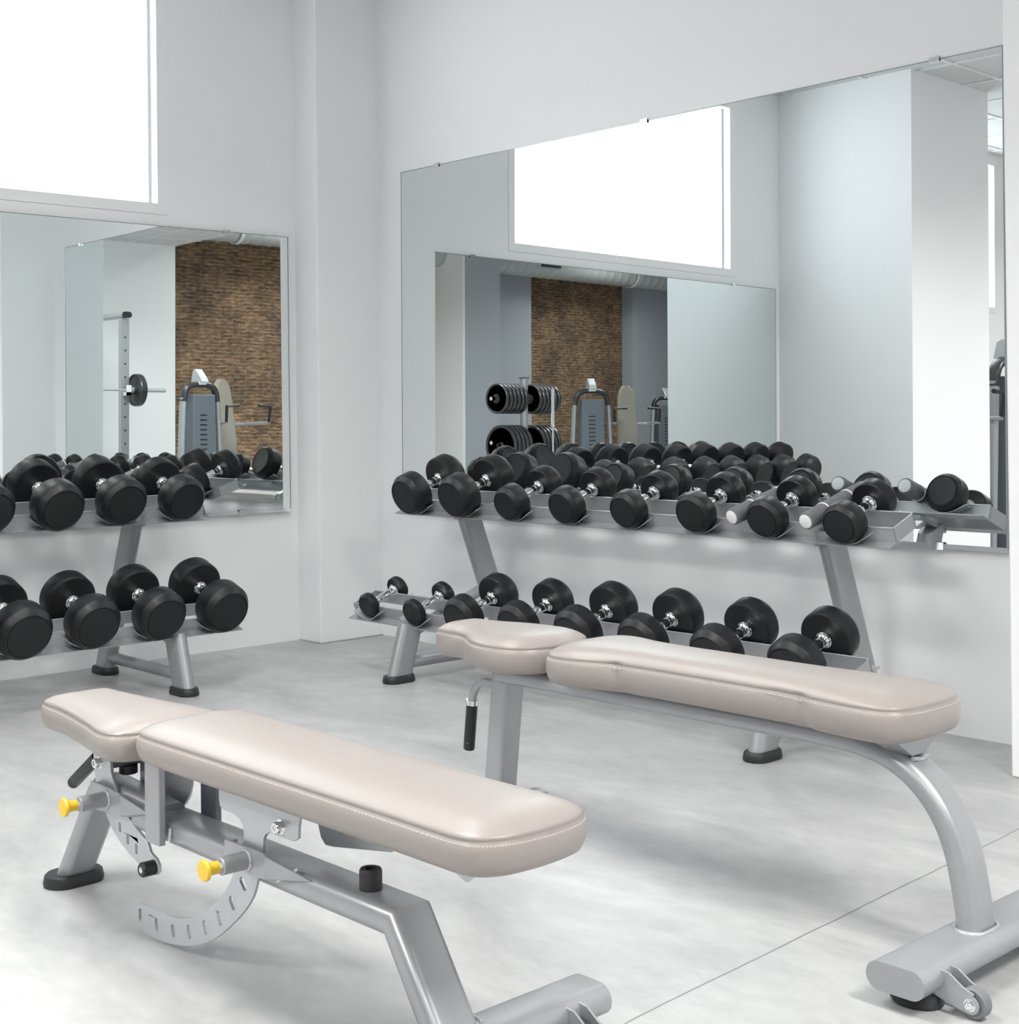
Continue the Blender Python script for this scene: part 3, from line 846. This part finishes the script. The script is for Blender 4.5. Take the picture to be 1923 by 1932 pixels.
# square support posts
bm = bmesh.new(); sweep(bm, [(3.192, B1 - .067, .225), (3.192, B1 - .067, .405)], 'rect', .016, .062, side=(0, 1, 0))
obj('support_post', bm, M_SILVER, b1, angle=50)
bm = bmesh.new(); sweep(bm, [(3.212, B1 + .062, .235), (3.212, B1 + .062, .405)], 'rect', .016, .062, side=(0, 1, 0))
obj('support_post', bm, M_SHROUD, b1, angle=50)
bm = bmesh.new(); box(bm, (3.155, B1 - .075, .398), (3.235, B1 + .075, .405)); obj('hinge_bar', bm, M_SILVER, b1, smooth=False, bevel=.002)
# pad rails and tab
bm = bmesh.new()
box(bm, (3.26, B1 - .022, .392), (4.16, B1 + .022, .4145)); obj('pad_rail', bm, M_SILVER, b1, smooth=False, bevel=.003)
bm = bmesh.new(); plate(bm, [(4.06, .3925), (4.165, .3925), (4.16, .375), (4.128, .350), (4.10, .36)], [], B1 - .004, B1 + .004); obj('end_tab', bm, M_STEEL, b1, smooth=False)
# far gusset and disc plates
bm = bmesh.new()
plate(bm, [(3.60, .412), (3.95, .412), (3.86, .330), (3.68, .300), (3.655, .298), (3.64, .31), (3.62, .36)], [], B1 + .048, B1 + .056)
obj('gusset_plate', bm, M_STEEL, b1, smooth=False, bevel=.0015)
bm = bmesh.new()
disc = [(2.985, .39), (3.15, .39), (3.155, .335)] + [(3.06 + .095 * math.cos(R(a)), .335 + .085 * math.sin(R(a))) for a in range(-10, -121, -12)] + [(2.99, .33)]
plate(bm, disc, [], B1 + .046, B1 + .054); obj('pivot_disc', bm, M_STEEL, b1, smooth=False, bevel=.0015)
# backrest adjustment sector with slots
outer = [(3.578, .250), (3.559, .202), (3.529, .165), (3.486, .127), (3.427, .083), (3.37, .053), (3.303, .029), (3.239, .016), (3.172, .008), (3.118, .009), (3.085, .017), (3.074, .033), (3.079, .053), (3.105, .070)]
inner = [(3.151, .071), (3.218, .072), (3.283, .083), (3.338, .101), (3.388, .129), (3.428, .159), (3.46, .19), (3.484, .224), (3.500, .270)]
T_left = [(3.525, .300), (3.524, .319), (3.520, .331), (3.509, .341), (3.486, .347), (3.455, .347), (3.438, .352), (3.434, .366), (3.434, .412)]
T_right = [(3.725, .412), (3.713, .369), (3.711, .345), (3.697, .337), (3.630, .336), (3.616, .337), (3.601, .329), (3.594, .318), (3.592, .290)]
outl = catmull(outer, 3, closed=False) + catmull(inner, 3, closed=False)[0:] + T_left + T_right
hc = [(3.107, .044), (3.177, .040), (3.247, .045), (3.312, .061), (3.375, .087), (3.431, .121), (3.479, .164), (3.520, .213)]
holes = []
for i, (a, b) in enumerate(hc):
    holes.append(slot(a, b, .0080, .0070, (0, .08, .14, .2, .32, .42, .6, .75)[i]))
bm = bmesh.new(); plate(bm, outl, holes, B1 - .0575, B1 - .0510); obj('backrest_sector', bm, M_STEEL, b1, angle=25, bevel=.0008)
# seat adjustment sector
up_l = [(2.936, .228), (2.910, .262), (2.885, .297), (2.876, .334), (2.872, .372), (2.872, .400), (2.958, .400), (2.953, .371), (2.958, .333), (2.984, .287), (3.010, .253)]
lo_r = [(3.037, .247), (3.074, .225), (3.121, .206), (3.134, .186), (3.160, .177), (3.171, .165), (3.171, .152), (3.160, .143), (3.145, .141), (3.110, .144), (3.080, .150), (3.035, .164), (2.998, .180), (2.959, .204)]
holes = [slot(x, z, .0066, .0050, 0) for x, z in ((2.998, .214), (3.034, .194), (3.073, .181))]
bm = bmesh.new(); plate(bm, up_l + lo_r, holes, B1 - .0475, B1 - .0395); obj('seat_sector', bm, M_STEEL, b1, angle=25, bevel=.0008)
bm = bmesh.new(); lathe(bm, [(-.078, 0), (-.078, .006), (-.080, .0065), (-.080, .0135), (-.076, .0165), (-.048, .0165)], 'Y', 28, M=Matrix.Translation((3.150, B1, .158))); obj('stop_roller', bm, M_BLACKPL, b1, angle=30, label='small black stop roller')
bm = bmesh.new(); lathe(bm, [(-.0815, 0), (-.0815, .0035), (-.0795, .0075), (-.078, .008)], 'Y', 20, M=Matrix.Translation((3.150, B1, .158))); obj('roller_bolt', bm, M_CHROME, b1)
for (x, z, y) in ((2.905, .345, -.047), (3.655, .356, -.0575)):
    bm = bmesh.new(); lathe(bm, [(y + .002, .0145), (y - .002, .0145), (y - .002, .0115), (y - .014, .0115), (y - .016, .010), (y - .016, .0055), (y - .009, .0050), (y - .009, 0)], 'Y', 24, M=Matrix.Translation((x, B1, z)))
    obj('socket_bolt', bm, M_CHROME, b1, angle=30)
# brackets welded to the beam (folded plates)
def bracket(x0, x1, za, zb_, yo, xe):
    bm = bmesh.new()
    th = .006
    fr_ = [(x0, za[0]), (x1, za[1]), (x1 + .006, za[1] - .004), (x1 + .006, zb_[1] + .003), (x1 - .02, zb_[1]), (x0, zb_[0])]
    plate(bm, fr_, [], B1 + yo, B1 + yo + th)
    # folded wing going back to the beam
    a = [(x1 + .004, B1 + yo, za[1] - .003), (x1 + .004, B1 + yo, zb_[1] + .002), (xe - .06, B1 - .047, zb_[1] + .004), (xe, B1 - .047, za[1] - .030)]
    b = [(p[0], p[1] + th, p[2]) for p in a]
    loft(bm, [a, b])
    box(bm, (x0, B1 + yo + th, zb_[0] + .004), (x0 + .006, B1 - .045, za[0] - .004))
    return obj('locking_bracket', bm, M_SILVER, b1, smooth=False, bevel=.0015)
bracket(3.478, 3.618, (.297, .297), (.252, .247), -.074, 3.74)
bracket(2.893, 3.030, (.303, .300), (.240, .247), -.066, 3.13)
# spring pin barrels with yellow knobs
for x, z in ((3.557, .273), (2.968, .276)):
    bm = bmesh.new(); lathe(bm, [(-.060, .0185), (-.066, .0185), (-.132, .0175), (-.134, .015), (-.134, .010)], 'Y', 28, M=Matrix.Translation((x, B1, z))); obj('pin_barrel', bm, M_SILVER, b1, angle=30)
    bm = bmesh.new(); lathe(bm, [(-.133, .0095), (-.142, .0095)], 'Y', 6, M=Matrix.Translation((x, B1, z))); obj('lock_nut', bm, M_CHROME, b1, smooth=False)
    bm = bmesh.new(); lathe(bm, [(-.140, .0125), (-.150, .0122), (-.158, .0125), (-.163, .0165), (-.166, .0205), (-.171, .0208), (-.1735, .0195), (-.1745, 0)], 'Y', 32, M=Matrix.Translation((x, B1, z))); obj('pull_knob', bm, M_YELLOW, b1, angle=40, label='yellow pull knob')
    bm = bmesh.new(); loop = [(x + .0195 * math.cos(a * PI / 12), B1 - .0755 if x > 3.3 else B1 - .0675, z + .0195 * math.sin(a * PI / 12)) for a in range(25)]
    sweep(bm, loop, 'round', .006, n=8, side=(0, 1, 0)); obj('weld_bead', bm, M_WELD, b1)
bm = bmesh.new(); sweep(bm, [(3.648, B1 - .062, .250), (3.668, B1 - .054, .262), (3.700, B1 - .049, .283)], 'round', .008, n=8); obj('weld_bead', bm, M_WELD, b1)
bm = bmesh.new(); sweep(bm, [(3.232, B1 - .055, .232), (3.232, B1 - .052, .262)], 'round', .008, n=8); obj('weld_bead', bm, M_WELD, b1)
# cross tube, stop and handle under the seat
bm = bmesh.new(); sweep(bm, [(2.93, B1 - .038, .362), (2.93, B1 + .055, .362)], 'rect', .05, .05, side=(1, 0, 0)); obj('seat_tube', bm, M_SHROUD, b1, angle=50, label='dark square tube under the seat')
bm = bmesh.new(); box(bm, (2.86, B1 - .036, .386), (3.14, B1 + .036, .3995)); obj('seat_rail', bm, M_SILVER, b1, smooth=False, bevel=.002)
bm = bmesh.new(); lathe(bm, [(0, .0215), (-.018, .0215), (-.020, .018), (-.020, 0)], 'Z', 28, M=Matrix.Translation((2.945, B1 + .005, .338))); obj('rubber_bumper', bm, M_RUBFOOT, b1)
bm = bmesh.new(); box(bm, (2.955, B1 + .03, .284), (2.985, B1 + .045, .362)); obj('rear_stay', bm, M_STEEL, b1, smooth=False)
bm = bmesh.new(); hd = (Vector((2.672, B1 - .0, .243)) - Vector((2.805, B1, .332))).normalized()
q = Vector((0, 0, 1)).rotation_difference(-hd).to_matrix().to_4x4()
lathe(bm, [(0, 0), (0, .011), (.004, .0145), (.022, .0155), (.024, .015), (.026, .0155), (.16, .0155)], 'Z', 28, M=Matrix.Translation((2.672, B1, .243)) @ q); obj('hand_grip', bm, M_BLACKPL, b1, label='black hand grip under the seat')
bm = bmesh.new(); sweep(bm, [(2.79, B1, .322), (2.84, B1, .357), (2.90, B1, .385)], 'round', .022, n=16); obj('handle_tube', bm, M_SILVER, b1)

# ------------------------------------------------------------------ things that show in the mirrors
def plate_disc(r, th, M):
    """tri-grip weight plate, axis along local Y"""
    bm = bmesh.new()
    n = 48
    lathe(bm, [(-th * .5, r * .78), (-th * .5, r), (th * .5, r), (th * .5, r * .78)], 'Y', n, close=True)
    for k in range(3):
        a0 = R(30 + 120 * k)
        w = [(.84 * r * math.cos(a0 + R(q * 7)), .84 * r * math.sin(a0 + R(q * 7))) for q in range(-5, 6)]
        w += [(.22 * r * math.cos(a0 + R(q * 12)), .22 * r * math.sin(a0 + R(q * 12))) for q in range(4, -5, -1)]
        plate(bm, w, [], -th * .38, th * .38)
    for s in (-1, 1):
        lathe(bm, [(s * th * .5, r * .86), (s * th * .78, r * .90), (s * th * .80, r * .97), (s * th * .5, r)], 'Y', n)
    lathe(bm, [(-th * .9, .028), (-th * .9, .055), (th * .9, .055), (th * .9, .028)], 'Y', 24, close=True)
    return bm_mesh('weight_plate', bm, M_BLACKGLOSS, True, 30)

def weight_plate(r, th, loc, label, group, me=[{}]):
    key = (r, th)
    if key not in me[0]: me[0][key] = plate_disc(r, th, None)
    o = bpy.data.objects.new('weight_plate', me[0][key]); COL.objects.link(o); o.location = loc
    o.rotation_euler = (0, random.uniform(0, 2), 0)
    return tag(o, label, 'weight plate', group)

# squat rack
sq = thing('squat_rack', 'tall silver squat rack with holed uprights before the far white wall', 'rack', (0, 0, 0))
for y in (-3.25, -1.95):
    for x in (9.0, 9.75):
        bm = bmesh.new()
        sweep(bm, [(x, y, 0.05), (x, y, 2.36)], 'oval', .075, .10, side=(0, 1, 0)) if x > 9.5 else None
        if x < 9.5:
            rect = [(y - .05, .05), (y + .05, .05), (y + .05, 2.36), (y - .05, 2.36)]
            hs = [[(y + .012 * math.cos(-a * PI / 5), z + .012 * math.sin(-a * PI / 5)) for a in range(10)] for z in [2.36 - .22 - .155 * k for k in range(13)]]
            b2m = bmesh.new(); plate(b2m, rect, hs, -.035, .035)
            for v in b2m.verts: v.co = Vector((x + v.co.y, v.co.x, v.co.z))
            tmp = bpy.data.meshes.new('t'); b2m.to_mesh(tmp); b2m.free(); bm.from_mesh(tmp)
            box(bm, (x - .030, y - .045, .05), (x + .030, y - .040, 2.35))
            box(bm, (x + .028, y - .045, .05), (x + .034, y + .045, 2.35))
        obj('upright', bm, M_SILVER, sq, smooth=False)
    bm = bmesh.new(); sweep(bm, [(8.93, y, 2.40), (9.83, y, 2.40)], 'oval', .12, .07, side=(0, 1, 0)); obj('top_beam', bm, M_SILVER, sq, angle=50)
    bm = bmesh.new(); sweep(bm, [(8.915, y, 2.40), (8.93, y, 2.40)], 'oval', .122, .072, side=(0, 1, 0)); obj('end_cap', bm, M_BLACKPL, sq)
    bm = bmesh.new(); sweep(bm, [(8.7, y, .04), (9.9, y, .04)], 'oval', .12, .07, side=(0, 1, 0)); obj('base_beam', bm, M_SILVER, sq, angle=50)
    bm = bmesh.new(); box(bm, (8.87, y - .03, 1.46), (8.97, y + .03, 1.50)); box(bm, (8.87, y - .03, 1.46), (8.88, y + .03, 1.58)); obj('bar_hook', bm, M_WHITE, sq, smooth=False)
bm = bmesh.new(); sweep(bm, [(9.75, -3.25, 2.30), (9.75, -1.95, 2.30)], 'oval', .07, .07, side=(0, 0, 1)); obj('rear_brace', bm, M_SILVER, sq, angle=50)
tb = bmesh.new(); lathe(tb, [(-3.74, .0), (-3.74, .024), (-3.33, .024), (-3.325, .036), (-3.31, .036), (-3.305, .014), (-1.815, .014), (-1.81, .036), (-1.795, .036), (-1.79, .024), (-1.38, .024), (-1.38, 0)], 'Y', 20, M=Matrix.Translation((8.915, 0, 1.525)))
o = obj('barbell', tb, M_STEEL, None); tag(o, 'steel barbell racked across the squat rack uprights', 'barbell')
weight_plate(.19, .05, (8.915, -3.375, 1.525), 'black tri-grip plate on the near end of the racked barbell', 'plates on the racked barbell')
weight_plate(.19, .05, (8.915, -1.745, 1.525), 'black tri-grip plate on the far end of the racked barbell', 'plates on the racked barbell')

# weight machines
def machine(label, loc, rotz):
    """front faces local -x, width along y"""
    t = thing('weight_machine', label, 'exercise machine', loc, rotz, 'selectorised weight machines')
    for s in (-1, 1):
        bm = bmesh.new(); sweep(bm, [(0, s * .30, .02), (0, s * .245, 1.30), (0, s * .235, 1.42)], 'oval', .09, .06, side=(1, 0, 0)); obj('side_post', bm, M_SILVER, t, angle=50)
    bm = bmesh.new()
    arc = [(0, -.236, 1.38), (0, -.225, 1.46), (0, -.19, 1.53), (0, -.12, 1.565), (0, 0, 1.575), (0, .12, 1.565), (0, .19, 1.53), (0, .225, 1.46), (0, .236, 1.38)]
    sweep(bm, catmull(arc, 3, closed=False), 'oval', .095, .065, side=(1, 0, 0)); obj('top_arch', bm, M_BLACKGLOSS, t, angle=50)
    bm = bmesh.new()
    loft(bm, [[(-.10, -.185, .06), (-.10, .185, .06), (.12, .185, .06), (.12, -.185, .06)], [(-.08, -.155, 1.46), (-.08, .155, 1.46), (.10, .155, 1.46), (.10, -.155, 1.46)]])
    obj('shroud', bm, M_SHROUD, t, smooth=False, bevel=.01)
    bm = bmesh.new()
    for k in range(17):
        z = 1.22 - k * .055
        xx = -.10 + .02 * z / 1.46 - .004
        box(bm, (xx, -.03, z), (xx + .006, .065, z + .014))
    obj('vent_slots', bm, M_SLOT, t, smooth=False)
    bm = bmesh.new(); plate(bm, [(-.10, 1.60), (.10, 1.60), (.07, 1.73), (.03, 1.75), (-.06, 1.66)], [], -.05, .05); obj('placard', bm, M_STEEL, t, smooth=False, bevel=.006)
    bm = bmesh.new(); box(bm, (-.05, -.05, 1.57), (.05, .05, 1.61)); obj('placard_base', bm, M_WHITE, t, smooth=False)
    bm = bmesh.new(); sweep(bm, [(0, -.95, .045), (0, .34, .045)], 'oval', .10, .07, side=(1, 0, 0)); sweep(bm, [(.42, -.95, .045), (.42, .30, .045)], 'oval', .10, .07, side=(1, 0, 0)); sweep(bm, [(0, .25, .05), (.42, .25, .05)], 'oval', .10, .07, side=(0, 1, 0))
    obj('base_frame', bm, M_SILVER, t, angle=50)
    bm = bmesh.new(); sweep(bm, [(.42, -.62, .05), (.42, -.62, 1.15)], 'oval', .07, .07, side=(0, 1, 0)); obj('back_post', bm, M_SILVER, t, angle=50)
    bm = bmesh.new()
    rings = []
    for k, z in enumerate((.55, .58, 1.05, 1.5, 1.6, 1.66)):
        w = (.10, .16, .15, .125, .10, .05)[k]; xx = .25 + .12 * (z - .55)
        rings.append([(xx + b, -.62 + a, z) for a, b in section('oval', w * 2, .08, 20)])
    loft(bm, rings); obj('back_pad', bm, M_PAD, t, angle=60)
    bm = bmesh.new(); loft(bm, [[(.02 + a, -.62 + b, z) for a, b in section('oval', .32, .30, 20)] for z in (.50, .56)]); obj('seat_pad', bm, M_PAD, t, angle=60)
    bm = bmesh.new(); sweep(bm, [(.05, -.62, .05), (.05, -.62, .5)], 'oval', .07, .07); obj('seat_post', bm, M_SILVER, t, angle=50)
    for s in (-1, 1):
        bm = bmesh.new(); sweep(bm, [(.42, -.62 + s * .05, 1.12), (.30, -.62 + s * .30, 1.13), (-.10, -.62 + s * .32, 1.14)], 'round', .035, n=14); obj('press_arm', bm, M_SILVER, t)
        bm = bmesh.new(); sweep(bm, [(-.10, -.62 + s * .32, 1.15), (-.12, -.62 + s * .33, 1.33), (-.12, -.62 + s * .15, 1.34)], 'round', .035, n=14); obj('press_grip', bm, M_BLACKPL, t)
    return t
machine('grey weight machine with slotted shroud standing before the near end of the brick wall', (8.0, -3.68, 0), 0.15)
machine('dark weight machine beside the plate tree, deeper in the room', (7.0, -9.85, 0), -0.55)
machine('weight machine at the far grey end wall, half hidden by the stub pillar', (9.3, -14.4, 0), -0.4)
machine('weight machine standing by the left wall under the second window', (.70, -5.78, 0), PI)

# plate tree
px_, py_ = 6.0, -7.48
pt = thing('plate_tree', 'silver upright plate tree loaded with black tri-grip plates', 'plate rack', (px_, py_, 0))
bm = bmesh.new(); sweep(bm, [(0, 0, .03), (0, 0, 1.67)], 'oval', .10, .08, side=(0, 1, 0)); obj('tree_post', bm, M_SILVER, pt, angle=50)
bm = bmesh.new(); box(bm, (-.042, -.052, 1.67), (.042, .052, 1.68)); obj('post_cap', bm, M_BLACKPL, pt, smooth=False)
bm = bmesh.new(); sweep(bm, [(-.35, 0, .035), (.35, 0, .035)], 'oval', .09, .06); sweep(bm, [(0, -.35, .035), (0, .35, .035)], 'oval', .09, .06, side=(1, 0, 0)); obj('tree_base', bm, M_SILVER, pt, angle=50)
for z in (1.42, .90, .45):
    for s in (-1, 1):
        bm = bmesh.new(); lathe(bm, [(s * .04, .024), (s * .56, .024), (s * .565, .020), (s * .565, 0)], 'Y', 18, M=Matrix.Translation((0, 0, z))); obj('storage_peg', bm, M_CHROME, pt)
for z, r, nm in ((1.42, .18, 'upper'), (.86, .25, 'middle')):
    for s, sd in ((1, 'right'), (-1, 'left')):
        for k in range(6 if z > 1 else 5):
            weight_plate(r, .030, (px_, py_ + s * (.12 + .066 * k), z), 'black tri-grip plate in the stack on the %s %s peg of the plate tree' % (nm, 'near' if s > 0 else 'far'), 'plates on the %s %s peg of the plate tree' % (nm, 'near' if s > 0 else 'far'))
bm = bmesh.new()
lathe(bm, [(.0, 0), (0, .025), (.42, .025), (.43, .036), (.445, .036), (.45, .014), (1.08, .014), (1.085, .036), (1.10, .036), (1.105, .025), (1.53, .025), (1.53, 0)], 'Z', 18, M=Matrix.Translation((5.55, -7.5, 0.002)))
o = obj('barbell', bm, M_CHROME, None); tag(o, 'short chrome barbell standing upright beside the plate tree', 'barbell')
# padded bench behind the tree
t = thing('padded_bench', 'beige padded bench standing behind the plate tree', 'bench', (7.3, -8.75, 0), -.7)
bm = bmesh.new(); loft(bm, [[(a, b, z) for a, b in section('oval', .9, .30, 24)] for z in (1.0, 1.10)]); obj('bench_pad', bm, M_PAD, t, angle=60)
bm = bmesh.new(); sweep(bm, [(0, 0, .03), (0, 0, 1.0)], 'oval', .08, .08); sweep(bm, [(-.4, 0, .035), (.4, 0, .035)], 'oval', .09, .06); obj('bench_frame', bm, M_SILVER, t, angle=50)

# ------------------------------------------------------------------ lights
def ceiling_light(x, y, z, sx, sy, power, label, col=(1, .985, .96), spread=180):
    t = thing('ceiling_light', label, 'ceiling light', (x, y, z), 0, 'square ceiling light panels')
    bm = bmesh.new()
    a, b = sx / 2, sy / 2
    for q in (((-a - .02, -b - .02), (a + .02, -b)), ((-a - .02, b), (a + .02, b + .02)), ((-a - .02, -b), (-a, b)), ((a, -b), (a + .02, b))):
        box(bm, (q[0][0], q[0][1], -.02), (q[1][0], q[1][1], 0))
    obj('frame', bm, M_FRAME, t, smooth=False)
    bm = bmesh.new(); box(bm, (-a, -b, -.012), (a, b, -.004)); obj('diffuser', bm, M_LED, t, smooth=False)
    ld = bpy.data.lights.new('panel_lamp', 'AREA'); ld.shape = 'RECTANGLE'; ld.size = sx; ld.size_y = sy; ld.energy = power; ld.color = col
    ld.spread = R(spread)
    lo = bpy.data.objects.new('panel_lamp', ld); COL.objects.link(lo); lo.parent = t; lo.location = (0, 0, -.022)
    return t
ceiling_light(3.1, -3.45, CH, 1.2, .6, 50, 'ceiling light panel above the foreground bench', spread=130)
ceiling_light(1.9, -1.75, CH, .6, .6, 13, 'small added fill panel on the ceiling near the mirror corner', spread=125)  # added fill: lifts the lower walls and floor around the corner
ceiling_light(6.6, -2.6, CH, 1.2, .6, 110, 'added fill panel on the ceiling above the camera side of the room', spread=155)  # added out of view to throw low light on the left wall
ceiling_light(8.9, -2.4, CH, 1.2, .6, 25, 'ceiling light panel before the far white wall', spread=125)
ceiling_light(3.1, -7.0, CH, 1.2, .6, 140, 'added fill panel on the ceiling near the second window', spread=155)  # unseen fill, added to brighten the lower right wall
for i, (x, y) in enumerate(((6.5, -7.0), (8.9, -6.4), (6.5, -11.5), (8.6, -13.4))):  # unseen panels added to light the brick side of the room
    ceiling_light(x, y, HC, 1.2, .6, 75, 'added ceiling fill panel %s' % ('over the plate tree', 'before the near brick wall', 'in the middle of the high room', 'before the far brick wall')[i], spread=140)

def daylight(w, power):
    y0, y1, z0, z1 = w
    ld = bpy.data.lights.new('daylight', 'AREA'); ld.shape = 'RECTANGLE'; ld.size = (y1 - y0) * 1.0; ld.size_y = (z1 - z0) * 1.0; ld.energy = power; ld.color = (.95, .98, 1)
    lo = bpy.data.objects.new('daylight', ld); COL.objects.link(lo)
    lo.matrix_world = LW @ Matrix.Translation((-.45, (y0 + y1) / 2, (z0 + z1) / 2 + .25)) @ Matrix.Rotation(-PI / 2 + .2, 4, 'Y')
    return lo
daylight(W1, 22)
daylight(W2, 30)

w = bpy.data.worlds.new('world'); scene.world = w; w.use_nodes = True
bg = w.node_tree.nodes['Background']; bg.inputs[0].default_value = (.93, .97, 1, 1); bg.inputs[1].default_value = 5.0

# ------------------------------------------------------------------ view
vs = scene.view_settings
vs.view_transform = 'Standard'; vs.look = 'None'; vs.exposure = 0.0; vs.gamma = 1.0; vs.use_curve_mapping = False
try:
    scene.cycles.use_denoising = True
    scene.cycles.max_bounces = 14; scene.cycles.diffuse_bounces = 6; scene.cycles.glossy_bounces = 8
    scene.cycles.transparent_max_bounces = 12
    scene.cycles.sample_clamp_indirect = 4
    scene.cycles.caustics_reflective = True; scene.cycles.blur_glossy = 0.3; scene.cycles.caustics_refractive = False
except Exception:
    pass
